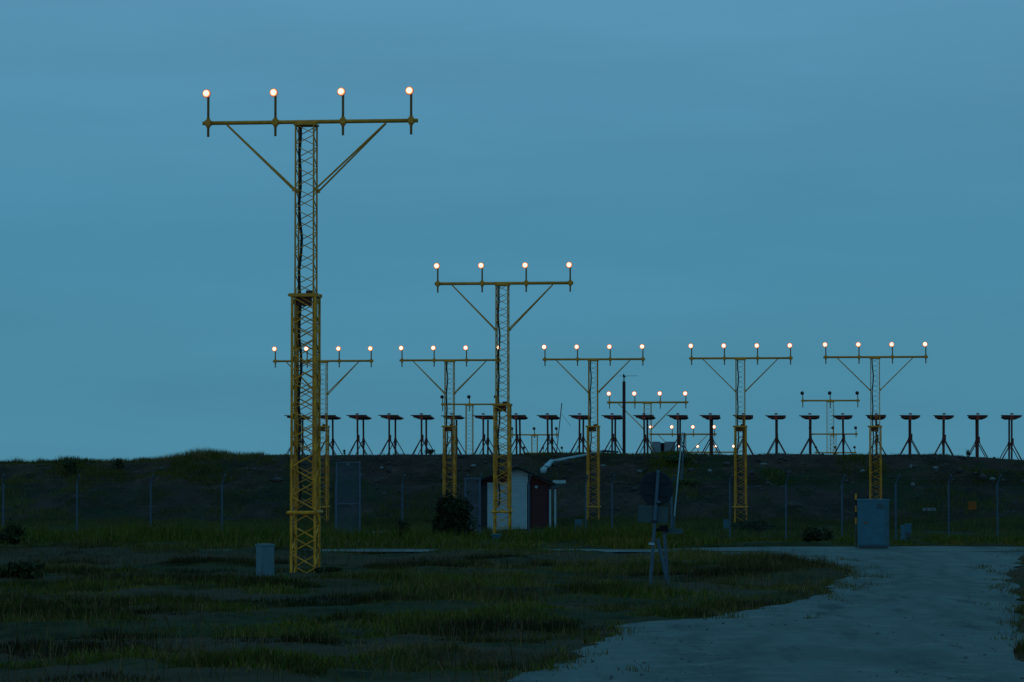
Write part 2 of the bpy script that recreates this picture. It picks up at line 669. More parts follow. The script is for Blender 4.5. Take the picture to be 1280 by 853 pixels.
# embankment
tt = np.unique(np.concatenate([axis((-44, 14, .24)), -np.geomspace(44, 400, 20), np.geomspace(14, 400, 20)]).round(3))
ss = np.unique(np.concatenate([axis((114.5, 132, .22), (132, 150, 2), (150, 310, 10))]).round(3))
TT, SS = np.meshgrid(tt, ss)
BX, BY = SS * ST + TT * CT, SS * CT - TT * ST
BZ = bank_z(BX, BY)
i = np.arange((len(ss) - 1) * len(tt)).reshape(len(ss) - 1, len(tt))[:, :-1].ravel()
np_mesh('embankment', np.stack([BX, BY, BZ], -1).reshape(-1, 3), np.stack([i, i + 1, i + len(tt) + 1, i + len(tt)], -1), M['bank'], 'structure')

# ------------------------------------------------------------------ approach light masts
_lens_cache = {}


def lens_mesh(r, lit):
    k = (round(r, 3), lit)
    if k not in _lens_cache:
        # unit dome, scaled by the object so that the material sees radius 0..1
        b = MB()
        prof = [(1.0, .0), (.93, -.22), (.74, -.42), (.45, -.55), (.12, -.60)]
        b.lathe(prof, 16, 'Y')
        _lens_cache[k] = b.mesh('lens', M['lens'] if lit else M['lens_off'], True)
    return _lens_cache[k]


_house = {}


def housing_mesh():
    if 'm' not in _house:
        b = MB()
        b.lathe([(1.04, -.02), (1.06, .1), (.95, .55), (.62, 1.0), (.25, 1.15)], 16, 'Y')
        _house['m'] = b.mesh('lamp_housing', M['housing'], True)
    return _house['m']


def lattice(root, w0, w1, z0, z1, leg_w, dia_w, step, material, single, tilt=0):
    """four legs and zigzag braces between z0 and z1, face width w0 (bottom) to w1 (top)"""
    def cor(k, z):
        q = (z - z0) / (z1 - z0)
        h = (w0 + (w1 - w0) * q) / 2
        sx, sy = ((-1, -1), (1, -1), (1, 1), (-1, 1))[k]
        return Vector((sx * h, sy * h, z))
    for k in range(4):
        b = MB()
        b.bar(cor(k, z0), cor(k, z1), leg_w)
        b.build('leg', material, root)
    n = max(2, int(round((z1 - z0) / step)))
    joined = MB()
    for face in range(4):
        a, c = face, (face + 1) % 4
        flip = face % 2
        for j in range(n):
            za, zb = z0 + (z1 - z0) * j / n, z0 + (z1 - z0) * (j + 1) / n
            p, q = (a, c) if (j + flip) % 2 == 0 else (c, a)
            b = MB() if single else joined
            b.bar(cor(p, za + .01), cor(q, zb - .01), dia_w)
            if single:
                b.build('diagonal', material, root)
    if not single:
        o = joined.build('lattice', material, root)
        o['kind'] = 'stuff'


_post_cache = {}


def make_mast(name_label, px, s, base_z, hinge_z, beam_z, lamps, beam, lens_r, lit, group, braces=None, collar=None, single=False, wu=.34, wl=.42, up=.5, down=.25,
              cat='light mast', beam_r=.043, cable=True):
    X, Y = on_row(px, s)
    root = empty('approach_light_mast', (X, Y, base_z), -TH)
    tag(root, name_label, cat, group)
    H = beam_z - base_z
    hz = hinge_z - base_z if hinge_z is not None else None
    y, yu = M['yellow'], M['yellow_upper']
    if hz is not None:
        lattice(root, wl * 1.02, wl, -.12, hz, .042, .020 if single else .012, .255, y, single)
        # hinge frame where the slim upper mast tilts
        b = MB()
        for q in (-1, 1):
            b.box((0, q * wl / 2 + q * .002, hz + .02), (wl + .09, .05, .06))
            b.box((q * wl / 2 + q * .002, 0, hz + .022), (.046, wl - .06, .055))
        br_ = MB()
        br_.box((-.02, -wl * .2, hz - .09), (wl * .66, .10, .16))
        br_.box((wl * .18, wl * .1, hz + .075), (wl * .34, .12, .07))
        br_.build('hinge_bracket', M['ant_dark'], root)
        b.tube((-wl * .62, -wl * .55, hz + .02), (-wl * .62, wl * .55, hz + .02), .028, 8)
        b.build('hinge_frame', yu, root)
        u0 = (collar - base_z + .10) if collar is not None else hz + .09
    else:
        u0 = -.1
    lattice(root, wu, wu * .97, u0, H - .05, .028, .014 if single else .010, .19, yu, single)
    b = MB()
    b.box((0, 0, H - .055), (wu + .06, wu + .05, .035))
    b.box((0, 0, H - .022), (wu + .02, .10, .03))
    b.build('head_plate', yu, root)
    if cable:
        b = MB()
        z, pz = u0 + .05, None
        xx = -wu * .28
        pts = []
        k = 0
        while z < H - .06:
            pts.append(Vector((xx + .02 * math.sin(k * 1.7) + .012 * math.sin(k * .9), -wu * .18, z)))
            z += .3
            k += 1
        pts.append(Vector((xx, -wu * .1, H - .06)))
        for p, q in zip(pts, pts[1:]):
            b.tube(p, q, .026, 6, cap=False)
        b.build('cable', M['dark_cable'], root)
    if collar is not None:
        cz = collar - base_z
        b = MB()
        for q in (-1, 1):
            b.tube((-wl / 2 - .08, q * (wl / 2 + .038), cz), (wl / 2 + .01, q * (wl / 2 + .038), cz), .032, 8)
            b.tube((q * (wl / 2 + .048), -wl / 2 - .02, cz + .01), (q * (wl / 2 + .048), wl / 2 + .02, cz + .01), .026, 8)
        b.build('collar', y, root)
    if hz is not None:
        for q in (-1, 1):
            b = MB()
            b.box((q * wl * .5, 0, -.06), (.22, wl + .25, .16))
            b.build('footing', M['concrete'], root)
    b = MB()
    b.tube((beam[0], 0, H), (beam[1], 0, H), beam_r, 10)
    b.build('crossbeam', yu, root, True)
    if braces:
        bx, bz = braces
        for sx in (-1, 1):
            for sy in (-1, 1):
                b = MB()
                b.tube((sx * bx, sy * .02, H - .04), (sx * (wu / 2 + .03), sy * (wu / 2 + .015), bz - base_z), .017, 6)
                b.box((sx * (wu / 2 + .02), sy * (wu / 2 + .012), bz - base_z), (.06, .035, .07))
                b.build('brace', yu, root)
    key = (round(up, 3), round(down, 3), beam_r, lens_r)
    if key not in _post_cache:
        pm = MB().tube((0, 0, -down), (0, 0, up - lens_r * .75), .023, 8).mesh('lamp_post', M['stem_paint'])
        cm_ = MB()
        cm_.box((0, 0, 0), (.10, beam_r * 2 + .035, beam_r * 2 + .03))
        cm_.tube((0, 0, -beam_r - .05), (0, 0, beam_r + .05), .036, 8)
        _post_cache[key] = (pm, cm_.mesh('clamp', yu))
    pm, cm_ = _post_cache[key]
    for x in lamps:
        po = inst('lamp_post', pm, root, (x, -.002, H))
        inst('clamp', cm_, po, (0, .003, 0))
        hs = inst('lamp', housing_mesh(), root, (x - .028, -.03, H + up))
        hs.scale = (lens_r, lens_r, lens_r)
        hs.rotation_euler = (-.06, 0, 0)
        inst('lens', lens_mesh(lens_r, lit), hs, (0, -.03, 0))
    return root


def zrow(px, py, s):
    X, Y = on_row(px, s)
    return P(px, py, Y).z


S54, S84, S114, S144, S174, S204 = [on for on in (53.0, 82.8, 112.6, 142.4, 172.2, 202.0)]


def srow(d):                     # runway distance of the centreline point at view depth d
    t0 = None
    px = 1070 - 37043.0 / d
    X = (px - 640) / F * d
    return X * ST + d * CT


S54, S84, S114, S144, S174, S204 = [srow(d) for d in (54, 84, 114, 144, 174, 204)]

zz = lambda px, s: zat(*on_row(px, s))
GC = 'centreline approach light masts'
GB = 'crossbar of five approach light masts'
GS = 'unlit side row masts'
make_mast('tallest and nearest yellow lattice mast, beside the small grey box, four glowing lamps', 382, S54, 0.0, zrow(382, 371, S54), zrow(385, 152.6, S54),
          (-1.80, -.566, .669, 1.908), (-1.90, 2.03), .074, True, GC, (1.45, zrow(385, 238, S54)), zrow(378, 641, S54), True, up=.535, beam_r=.036)
make_mast('second tallest yellow lattice mast, standing in front of the red hut, four glowing lamps', 628, S84, zz(628, S84) - .02, zrow(628, 507, S84), zrow(628, 354.4, S84),
          (-1.825, -.57, .67, 1.905), (-1.91, 1.99), .086, True, GC, (1.42, zrow(628, 412, S84)), zrow(627, 640, S84), True, up=.5)
B114 = [(403, 451.5, 'yellow mast at the left end of the lit crossbar, partly behind the tallest mast', 651),
        (562, 450.5, 'yellow mast of the lit crossbar whose foot is hidden by the dark round bush', 640),
        (741.5, 449.3, 'yellow mast of the lit crossbar just right of the red hut with white posts', 655),
        (925.5, 448.0, 'yellow mast of the lit crossbar standing between the leaning road sign and tall cabinet', 658),
        (1094, 446.5, 'yellow mast at the right end of the lit crossbar, rising behind the tall grey cabinet', 655)]
for px, by, lab, fy in B114:
    X, Y = on_row(px, S114)
    bz = min(P(px, fy, Y).z, zat(X, Y) + .02)
    make_mast(lab, px, S114, bz, zrow(px, 534, S114), zrow(px, by, S114), (-1.835, -.595, .65, 1.89), (-1.93, 1.97), .095, True, GB,
              (1.40, zrow(px, by + 41, S114)), zrow(px, 634, S114), False, up=.47, beam_r=.04)
for d, s, px, by, lab, br in ((144, S144, 809.5, 503.2, 'short yellow mast with four lit lamps behind the embankment, right of the dark square post', True),
                              (174, S174, 853.5, 543.0, 'low yellow mast with four lit lamps behind the antennas, beside the pale shelter', True),
                              (204, S204, 883.5, 565.5, 'farthest and lowest mast with four lit lamps just above the embankment crest', False)):
    b = zz(px, s)
    make_mast(lab, px, s, b, None, zrow(px, by, s), (-1.83, -.61, .61, 1.83), (-1.95, 1.95), .112, True, GC,
              (1.42, max(b + .05, zrow(px, by + 33, s))) if br else None, None, False, up=.42 if d < 200 else .40, down=.3 if d < 160 else .15, cable=False, beam_r=.045)
for d, s, px, by, lab in ((144, S144, 586.8, 505.6, 'left taller mast with three dark unlit lamps, between two antennas on the crest'),
                          (144, S144, 1037.8, 501.0, 'right taller mast with three dark unlit lamps, between two antennas on the crest'),
                          (174, S174, 668.2, 543.7, 'left lower mast with three dark unlit lamps, beside the thin leaning rod'),
                          (174, S174, 1041.5, 542.8, 'right lower mast with three dark unlit lamps, directly behind the taller dark lamp mast'),
                          (204, S204, 679.0, 566.5, 'left farthest tiny mast with dark unlit lamps at the crest line'),
                          (204, S204, 1044.2, 566.0, 'right farthest tiny mast with dark unlit lamps at the crest line')):
    b = zz(px, s)
    make_mast(lab, px, s, b, None, zrow(px, by, s), (-1.30, 0.0, 1.30), (-1.38, 1.40), .085, False, GS, None, None, False, up=.36, down=.33 if d < 160 else .2,
              cable=False, wu=.33, beam_r=.04)

# ------------------------------------------------------------------ localizer antennas on the crest
S_ANT = srow(131.0)
ANT = [374, 412.5, 451, 490.5, 530, 568, 607, 648, 687.5, 726.5, 767, 807.5, 848.5, 889, 929.5, 970.5, 1012.5, 1054, 1095.5, 1137, 1179, 1221, 1262.5]
ANT_LAB = ['antenna half hidden behind the tallest mast, leftmost of the row', 'second antenna from the left, just right of the tallest mast',
           'third antenna from the left, first one standing fully clear of the masts', 'fourth antenna from the left, midway along the open stretch',
           'fifth antenna from the left, beside a small dark shrub at its foot', 'antenna partly behind the mast whose foot the bush hides',
           'antenna between the left dark lamp mast and the second tallest mast', 'antenna just right of the second tallest mast',
           'antenna beside the thin leaning rod on the crest', 'antenna half covered by the mast right of the hut',
           'antenna just left of the dark square post', 'antenna in front of the short lit mast on the centreline', 'antenna in front of the pale shelter and low lamps',
           'antenna midway between the pale shelter and the fourth crossbar mast', 'antenna behind the fourth crossbar mast',
           'antenna just right of the fourth crossbar mast', 'antenna just left of the right dark lamp mast', 'antenna just right of the right dark lamp mast',
           'antenna behind the mast above the tall cabinet', 'antenna standing clear, next one right of the mast above the tall cabinet',
           'third antenna from the right end of the row', 'second antenna from the right end, beside a small crest weed', 'antenna at the right end of the row']


def antenna_meshes():
    d = {}
    b = MB()
    # long shell: wide flat top, narrower keel, tapered towards the far end
    n0 = [(-.40, .015), (-.26, -.07), (.20, -.07), (.42, -.012), (.42, .025), (-.40, .045)]
    n1 = [(-.37, .00), (-.22, -.08), (.24, -.08), (.38, -.03), (.36, .015), (-.34, .035)]
    vs = [(x, -.75, z) for x, z in n0] + [(x * .97, .9, z) for x, z in n1] + [(x * .72, 1.12, z * .7 - .01) for x, z in n1]
    k = 6
    fs = [tuple(range(k - 1, -1, -1)), tuple(range(2 * k, 3 * k))]
    for q in range(2):
        fs += [(q * k + i_, q * k + (i_ + 1) % k, (q + 1) * k + (i_ + 1) % k, (q + 1) * k + i_) for i_ in range(k)]
    b.add(vs, fs)
    d['shell'] = b.mesh('shell', M['ant_shell'])
    b = MB()
    b.box((-.02, -.86, .045), (.88, .18, .035))
    b.box((-.03, -.86, -.03), (.62, .16, .05))
    b.box((0, -.86, .010), (.30, .10, .045))
    d['front'] = b.mesh('front_element', M['ant_dark'])
    b = MB()
    b.box((0, -.85, -.06), (.12, .26, .13))
    d['clamp'] = b.mesh('clamp', M['ant_red'])
    b = MB()
    b.lathe([(.075, .06), (.07, .10), (.04, .12), (.02, .125)], 10)
    d['cap'] = b.mesh('cap', M['ant_red'], True)
    return d


AM = antenna_meshes()
_HPOLE = 1.48
pole_me = MB().tube((0, 0, -.1), (0, 0, _HPOLE), .042, 8).mesh('pole', M['ant_dark'])
sleeve_me = MB().tube((0, 0, 0), (0, 0, .30), .062, 8).mesh('sleeve', M['ant_dark'])
strut_me = {}
for sx in (-1, 1):
    for sy in (-1, 1):
        strut_me[(sx, sy)] = MB().tube((sx * .03, sy * .03, .70), (sx * .44, sy * .20, -.06), .020, 6).mesh('strut', M['ant_dark'])
for px, lab in zip(ANT, ANT_LAB):
    X, Y = on_row(px, S_ANT)
    z = zat(X, Y)
    hz = zrow(px, 521.8, S_ANT)
    root = empty('localizer_antenna', (X, Y, z), -TH)
    tag(root, lab, 'antenna', 'row of dark flat topped antennas along the crest')
    h = hz - z
    root.rotation_euler = (0, random.uniform(-.012, .012), -TH + random.uniform(-.02, .02))
    tl = -.018 + random.uniform(-.012, .012)
    for nm, key in (('shell', 'shell'), ('front_element', 'front'), ('clamp', 'clamp'), ('cap', 'cap')):
        o = inst(nm, AM[key], root, (0, -.85 if key == 'cap' else 0, h + (.045 if key == 'cap' else 0)), (tl, 0, 0))
    for q, y in ((0, -.80), (1, .80)):
        po = inst('pole', pole_me, root, (0, y, 0))
        po.scale = (1, 1, (h - .1) / _HPOLE)
        inst('sleeve', sleeve_me, root, (.03 if q == 0 else 0, y + .004, .60 if q == 0 else .45))
        for sx in (-1, 1):
            for sy in ((-1, 1) if q == 0 else (1, )):
                inst('strut', strut_me[(sx, sy)], root, (0, y, 0))

# ------------------------------------------------------------------ things on the crest


def px_m(Y):
    return F / Y


s_post = srow(133.5)
X, Y = on_row(780, s_post)
zb = zat(X, Y)
r = tag(empty('sensor_post', (X, Y, zb)), 'dark square post with a small wind vane on top, left of short lit mast', 'post')
h = P(780, 477, Y).z - zb
MB().box((0, 0, h / 2 - .1), (.135, .135, h + .2)).build('post', M['wood_post'], r)
MB().tube((0, 0, h), (0, 0, h + .22), .028, 6).build('spindle', M['dark_cable'], r)
b = MB()
b.prism([(-.06, h + .2), (.10, h + .17), (-.03, h + .36)], -.012, .012)
b.build('vane', M['dark_cable'], r)
MB().tube((-.22, 0, h + .245), (.62, .1, h + .25), .008, 5).build('rod', M['dark_cable'], r)

X, Y = on_row(695, srow(130))
zb = zat(X, Y)
top = P(702.3, 504, Y) - Vector((X, Y, zb))
r = tag(empty('leaning_rod', (X, Y, zb)), 'thin leaning rod with a slack guy line on the embankment crest', 'rod')
MB().tube((0, 0, -.1), tuple(top), .022, 6).build('rod', M['ant_dark'], r)
MB().tube(tuple(top * .8), tuple(top * .8 + Vector((.45, .3, -.55))), .006, 4).build('guy_line', M['dark_cable'], r)

X, Y = on_row(829.5, srow(150))
zb = zat(X, Y) - .05
r = tag(empty('equipment_shelter', (X, Y, zb), -TH * .5), 'pale grey boxy equipment shelter with dark middle doorway on the crest', 'shelter')
h = P(829, 552.3, Y).z - zb
k = px_m(Y)
for x0, x1 in ((815, 825.3), (830.8, 843.8)):
    MB().box(((x0 + x1) / 2 / k - 829.5 / k, 0, h / 2), ((x1 - x0) / k, .7, h)).build('wall', M['shelter'], r)
MB().box(((828) / k - 829.5 / k, .15, h / 2 - .03), (5.6 / k, .5, h - .06)).build('doorway', M['roof'], r)
for x in (825.6, 830.2):
    MB().box((x / k - 829.5 / k, -.11, h / 2 - .02), (.018, .06, h - .05)).build('door_frame', M['white'], r)

# ------------------------------------------------------------------ fence


def fence_y(px):
    return 90.0 - 1.2 * px / 1280.0


POSTS = [-83, 5, 97, 189, 278, 367, 420, 450, 503, 583, 599, 661, 732, 765, 839, 912, 982, 1052, 1119, 1185, 1246, 1300]
froot = empty('perimeter_fence', (0, 90, -.4))
tag(froot, 'long wire mesh perimeter fence with cranked steel posts and barbed wire', 'fence')
fo = Vector(froot.location)


def fpt(px, z):
    Y = fence_y(px)
    return Vector(((px - 640) / F * Y, Y, z)) - fo


ZM_TOP, ZP_TOP = 1.30, 1.38
post_me = MB()
post_me.tube((0, 0, -.15), (0, 0, 1.76), .028, 8)
post_me.tube((0, 0, 1.74), (.08, -.20, 2.02), .022, 6)
post_me = post_me.mesh('post', M['galv'])
for px in POSTS:
    Y = fence_y(px)
    X = (px - 640) / F * Y
    inst('post', post_me, froot, Vector((X, Y, -.40)) - fo, (0, 0, random.uniform(-.15, .15)))
for a, c in zip(POSTS, POSTS[1:]):
    p0, p1 = fpt(a, -.36), fpt(c, -.36)
    L = (p1 - p0).length
    b = MB()
    hgt = ZM_TOP + .36
    dx = (p1 - p0) / L
    q = .052
    n1 = int(L / q)
    for j in range(1, n1):
        p = p0 + dx * (L * j / n1) + Vector((0, -.035, 0))
        b.tube(p, p + Vector((0, 0, hgt)), .0026, 3, cap=False)
    n2 = int(hgt / q)
    for j in range(n2 + 1):
        zc = Vector((0, -.040, hgt * j / n2))
        b.tube(p0 + zc, p1 + zc, 0.0026 if 0 < j < n2 else .003, 3, cap=False)
    b.build('wire_mesh', M['wire'], froot)
for j, (zz_, yy_, xx_) in enumerate(((1.50, -.06, .02), (1.60, -.17, .06), (1.40, -.02, 0))):
    for a, c in zip(POSTS, POSTS[1:]):
        off = Vector((xx_, yy_, 0))
        b = MB()
        p0, p1 = fpt(a, zz_) + off, fpt(c, zz_) + off
        mid = (p0 + p1) / 2 - Vector((0, 0, .02))
        b.tube(p0, mid, .0022, 3, cap=False)
        b.tube(mid, p1, .0022, 3, cap=False)
        b.build('barbed_wire', M['wire'], froot)

# narrow gate leaves of denser mesh in the fence line
for (x0, x1, yt, yb, Y, lab) in ((420.5, 449.5, 577, 683, 87.6, 'tall narrow gate leaf of dense mesh right of the tallest mast'),
                                 (581.5, 600.0, 597, 668, 87.4, 'short narrow mesh gate leaf beside the dark round bush')):
    A, B_ = P(x0, yb, Y), P(x1, yb, Y)
    T = P(x0, yt, Y).z
    r = tag(empty('mesh_gate', (A.x, A.y, A.z)), lab, 'gate', 'narrow mesh gates in the fence')
    w, hh = B_.x - A.x, T - A.z
    for x in (0, w):
        MB().bar((x, 0, -.1), (x, 0, hh), .042).build('upright', M['galv'], r)
    for z in (.12, hh * .5, hh - .03):
        MB().bar((.032, 0, z), (w - .032, 0, z), .035).build('rail', M['galv'], r)
    b = MB()
    n1 = int(w / .028)
    for j in range(1, n1):
        x = w * j / n1
        b.tube((x, .022, .05), (x, .022, hh - .05), .0042, 3, cap=False)
    n2 = int(hh / .028)
    for j in range(1, n2):
        z = hh * j / n2
        b.tube((.03, .027, z), (w - .03, .027, z), .0042, 3, cap=False)
    b.build('wire_mesh', M['galv'], r)

# flat signs hung on the fence


def hang(px, py, w, hgt, name, label, cat, material):
    Y = fence_y(px) - .075
    p = P(px, py, Y)
    r = tag(empty(name, (p.x, p.y, p.z)), label, cat)
    MB().box((0, 0, 0), (w, .012, hgt)).build('plate', material, r)
    return r


r = hang(1161.5, 636.8, .37, .08, 'label_sign', 'small white strip sign with dark lettering hung on the right fence', 'sign', M['shelter'])
for k, x in enumerate((-.115, -.075, -.04, .05, .09, .125)):
    MB().box((x, -.0085, 0), (.024, .004, .045 if k % 3 else .055)).build('lettering', M['print'], r)
hang(1215.3, 632.2, .24, .24, 'warning_sign', 'square orange warning sign hung on the right fence', 'sign', M['orange'])

# ------------------------------------------------------------------ cabinets


def cabinet(name, px0, px1, pyt, pyb, Y, depth, rz, label, pieces=True, tall=False, group=None):
    k = px_m(Y)
    pc = (px0 + px1) / 2
    b0 = P(pc, pyb, Y)
    w = (px1 - px0) / k
    h = P(pc, pyt, Y).z - b0.z
    r = tag(empty(name, (b0.x, Y, b0.z), rz), label, 'cabinet', group)
    MB().box((0, 0, h / 2 + .02), (w, depth, h - .1)).build('body', M['cab'], r)
    MB().box((0, 0, .0), (w * .94, depth * .94, .14)).build('plinth', M['cab_dark'], r)
    MB().box((0, 0, h - .012), (w + .03, depth + .03, .035)).build('lid', M['cab'], r)
    return r, w, h


r, w, h = cabinet('electrical_cabinet', 1072.5, 1111, 624.5, 686, 69.6, .42, R(-8), 'tall grey electrical cabinet standing at the far edge of the gravel crossing')
MB().box((.02, -.216, h / 2 + .03), (w * .90, .014, h - .16)).build('door', M['cab'], r)
MB().box((-.17, -.228, h * .53), (.075, .012, .03)).build('handle', M['orange'], r)
for j in range(4):
    MB().box((.16, -.226, h * .82 + j * .035), (.16, .010, .016)).build('vent_slat', M['cab_dark'], r)
for z_ in (.22, .5, .82):
    MB().tube((.335, -.228, h * z_ - .04), (.335, -.228, h * z_ + .04), .012, 6).build('hinge', M['cab_dark'], r)
MB().box((w * .5 - .07, -.2235, h / 2 + .03), (.010, .006, h - .2)).build('seam', M['cab_dark'], r)
r2 = tag(empty('marker_stake', (r.location.x - .36, 69.95, r.location.z)), 'yellow and black marker stake standing at the left edge of the tall grey cabinet', 'stake')
hs = h + .13
for k in range(5):
    z0, z1 = hs * (.45 + .11 * k), hs * (.45 + .11 * (k + 1))
    MB().tube((0, 0, z0), (0, 0, z1 - .002), .022, 8).build('band', M['dark_cable'] if k % 2 else M['yellow'], r2)
MB().tube((0, 0, -.1), (0, 0, hs * .45 - .002), .02, 8).build('stake', M['cab_dark'], r2)

r, w, h = cabinet('electrical_cabinet', 320, 342.6, 680.5, 727, 51.0, .26, R(0), 'small grey service box standing in grass left of the tallest mast')
r.rotation_euler[2] = R(34)
r.scale = (.78, .78, 1)
for o_ in r.children:
    if not o_.name.startswith('plinth'):
        o_.data.materials[0] = M['cab_light']
MB().box((0, -.137, h / 2), (w * .86, .012, h - .18)).build('door', M['cab_light'], r)
r, w, h = cabinet('electrical_cabinet', 1132.5, 1138.5, 655, 669, 84, .14, R(5), 'little pale box on the grass behind the tall grey cabinet')
r, w, h = cabinet('electrical_cabinet', 1126.5, 1131, 657, 678, 83.6, .12, R(0), 'little narrow box standing beside the little pale box')
r, w, h = cabinet('electrical_cabinet', 905, 911.5, 650, 664, 100, .16, R(8), 'little bluish box at the foot of the fourth crossbar mast')
r, w, h = cabinet('electrical_cabinet', 719, 728, 650, 668, 99, .2, R(4), 'low dim box in the grass right of the hut')
r, w, h = cabinet('electrical_cabinet', 615, 626, 668, 692, 80, .2, R(4), 'dim concrete grey box in front of the second tallest mast')

# ------------------------------------------------------------------ the red hut
YH = 105.0
kh = px_m(YH)
hb = P(650, 664.5, YH)


def hx(px):
    return (px - 650) / kh


def hz_(py):
    return (664.5 - py) / kh


r = tag(empty('hut', (hb.x, YH, hb.z), 0), 'dark red hut with two white doors, dark gable roof and white corner posts', 'hut')
W0, W1 = 599, 689
wall_poly = [(hx(W0), -.1), (hx(W1), -.1), (hx(W1), hz_(606)), (hx(646), hz_(587)), (hx(W0), hz_(602))]
b = MB()
b.prism(wall_poly, .05, 2.4)
b.build('wall', M['red'], r)
# horizontal cladding boards on the visible red part at the right
for j in range(10):
    z0 = .06 + j * .15
    MB().box((hx(675.8), .035, z0 + .068), (hx(686) - hx(665.5), .03, .132)).build('board', M['red'], r)
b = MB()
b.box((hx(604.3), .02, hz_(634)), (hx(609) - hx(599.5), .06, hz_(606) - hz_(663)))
b.build('painted_shade_panel', M['darkwood_shade'], r)  # dark sheet painted in for the shadow at the wall's left edge
# white doors
b = MB()
b.prism([(hx(609.3), .03), (hx(635.5), .03), (hx(635.5), hz_(603.5)), (hx(609.3), hz_(603.5))], -.01, .045)
d1 = b.build('door', M['white'], r)
MB().box((hx(631.5), -.03, hz_(640)), (.03, .04, .09)).build('handle', M['cab_dark'], d1)
b = MB()
b.prism([(hx(638.5), .03), (hx(658.8), .03), (hx(658.8), hz_(606)), (hx(660), hz_(602)), (hx(660.2), hz_(591)), (hx(646), hz_(587.6)), (hx(638.5), hz_(588.8))], -.04, .044)
d2 = b.build('door', M['white'], r)
for j in range(5):
    MB().box((hx(649), -.044, .33 + j * .27), (hx(658) - hx(640), .006, .010)).build('groove', M['white'], d2)
MB().box((hx(637), .0, hz_(628)), (.045, .08, hz_(592) - hz_(664))).build('dark_door_strip', M['darkwood_shade'], r)
MB().box((hx(661.6), .0, hz_(632)), (.05, .1, hz_(602) - hz_(664))).build('dark_door_strip', M['darkwood_shade'], r)  # dark strip stands in for the shadow edge right of the door
# roof slabs


def slab(p0, p1, y0, y1, th, name, material, parent):
    (x0, z0), (x1, z1) = p0, p1
    b = MB()
    b.prism([(x0, z0), (x1, z1), (x1, z1 + th), (x0, z0 + th)], y0, y1)
    return b.build(name, material, parent)


slab((hx(594), hz_(604)), (hx(645.8), hz_(586)), -.35, 2.6, .07, 'roof_slope', M['roof'], r)
slab((hx(646.2), hz_(586)), (hx(694), hz_(607)), -.30, 2.6, .07, 'roof_slope', M['roof'], r)
b = MB()
b.lathe([(.05, -.02), (.055, .03), (.04, .07), (.01, .08)], 10, 'Y', (hx(670.5), -.02, hz_(609)))
b.build('wall_lamp', M['white'], r)
for x in (687.6, 694):
    MB().box((hx(x), -.10, hz_(638)), (.066, .066, hz_(612) - hz_(664))).build('post', M['white'], r)
MB().box((hx(699), -.12, hz_(602.6)), (hx(707) - hx(691), .25, .10)).build('canopy_fascia', M['white'], r)
b = MB()
b.prism([(hx(688), hz_(611)), (hx(696), hz_(609.4)), (hx(704), hz_(605)), (hx(691), hz_(605))], -.2, 1.2)
b.build('canopy', M['plate'], r)
MB().box((hx(650), -.25, -.0), (hx(712) - hx(594), .8, .08)).build('slab', M['concrete'], r)

# pale half pipe that climbs the bank behind the hut
# (built after bank_hit is known, further down)

# ------------------------------------------------------------------ leaning round sign seen from behind
fp = G(811.5, 739)
YS = fp.y
top = P(823.0, 587.5, YS) - fp
r = tag(empty('road_sign', tuple(fp)), 'leaning round road sign seen from behind with a blank plate below', 'road sign')
MB().tube((0, 0, -.15), tuple(top), .027, 10).build('pole', M['pole'], r)
lean = math.atan2(top.x, top.z)
rot = Matrix.Rotation(lean, 3, 'Y')
ks = px_m(YS)


def sp_(px, py, dy=0):
    q = P(px, py, YS) - fp
    return Vector((q.x, dy, q.z))


b = MB()
b.lathe([(.262, .0), (.270, .006), (.270, .014), (.262, .018)], 40, 'Y')
o = b.build('disc', M['sign_back'], r, False, sp_(820.6, 611, .045))
o.rotation_euler = (0, lean, 0)
b = MB()
for q in (-.1, .1):
    b.box((0, 0, q), (.36, .02, .03))
b.build('channel', M['sign_back'], o, False, (0, -.008, 0))
o = MB().box((0, 0, 0), (.475, .012, .265)).build('plate', M['plate'], r, False, sp_(816.5, 643.0, .05))
o.rotation_euler = (0, lean, 0)
for px, py, m in ((822, 627.5, 'pole'), (814.6, 680.0, 'white'), (818, 652.0, 'sign_back')):
    o = MB().box((0, 0, 0), (.085, .085, .035)).build('clamp', M[m], r, False, sp_(px, py))
    o.rotation_euler = (0, lean, 0)
MB().lathe([(.14, -.1), (.14, .01), (.11, .03), (.05, .035)], 12).build('foot', M['concrete'], r)

# ------------------------------------------------------------------ raised road barrier behind the sign
fb = G(834.8, 727)
YB = fb.y
r = tag(empty('road_barrier', tuple(fb)), 'road barrier with forked post and thin raised boom behind the round sign', 'barrier')


def bp_(px, py, dy=0):
    q = P(px, py, YB) - fb
    return Vector((q.x, dy, q.z))


MB().bar(bp_(835, 735), bp_(830.3, 662), .055).build('post', M['pole'], r)
MB().tube(bp_(835.5, 734, -.07), bp_(821.5, 674, -.07), .032, 8).build('stay', M['pole'], r)
MB().box(bp_(829.5, 660.5), (.15, .16, .10)).build('pivot_box', M['roof'], r)
o = MB().box(bp_(842, 664.5, .05), (.30, .07, .085)).build('counterweight', M['plate'], r)
o = MB().box(bp_(823.5, 662.5, .0), (.16, .05, .05)).build('latch', M['roof'], r)
MB().tube(bp_(839.5, 662, .05), bp_(839.8, 618, .05), .018, 6).build('boom_stub', M['pole'], r)
MB().tube(bp_(841.5, 664, .09), bp_(843.2, 645.5, .09), .02, 6).build('boom_socket', M['pole'], r)
MB().tube(bp_(843.2, 645.5, .09), bp_(853.3, 540.5, .09), .013, 6).build('boom', M['white'], r)
MB().tube(bp_(852.3, 600, .12), bp_(856.2, 541, .12), .017, 6).build('boom_tip', M['pole'], r)

# ------------------------------------------------------------------ boulders
_ico = None


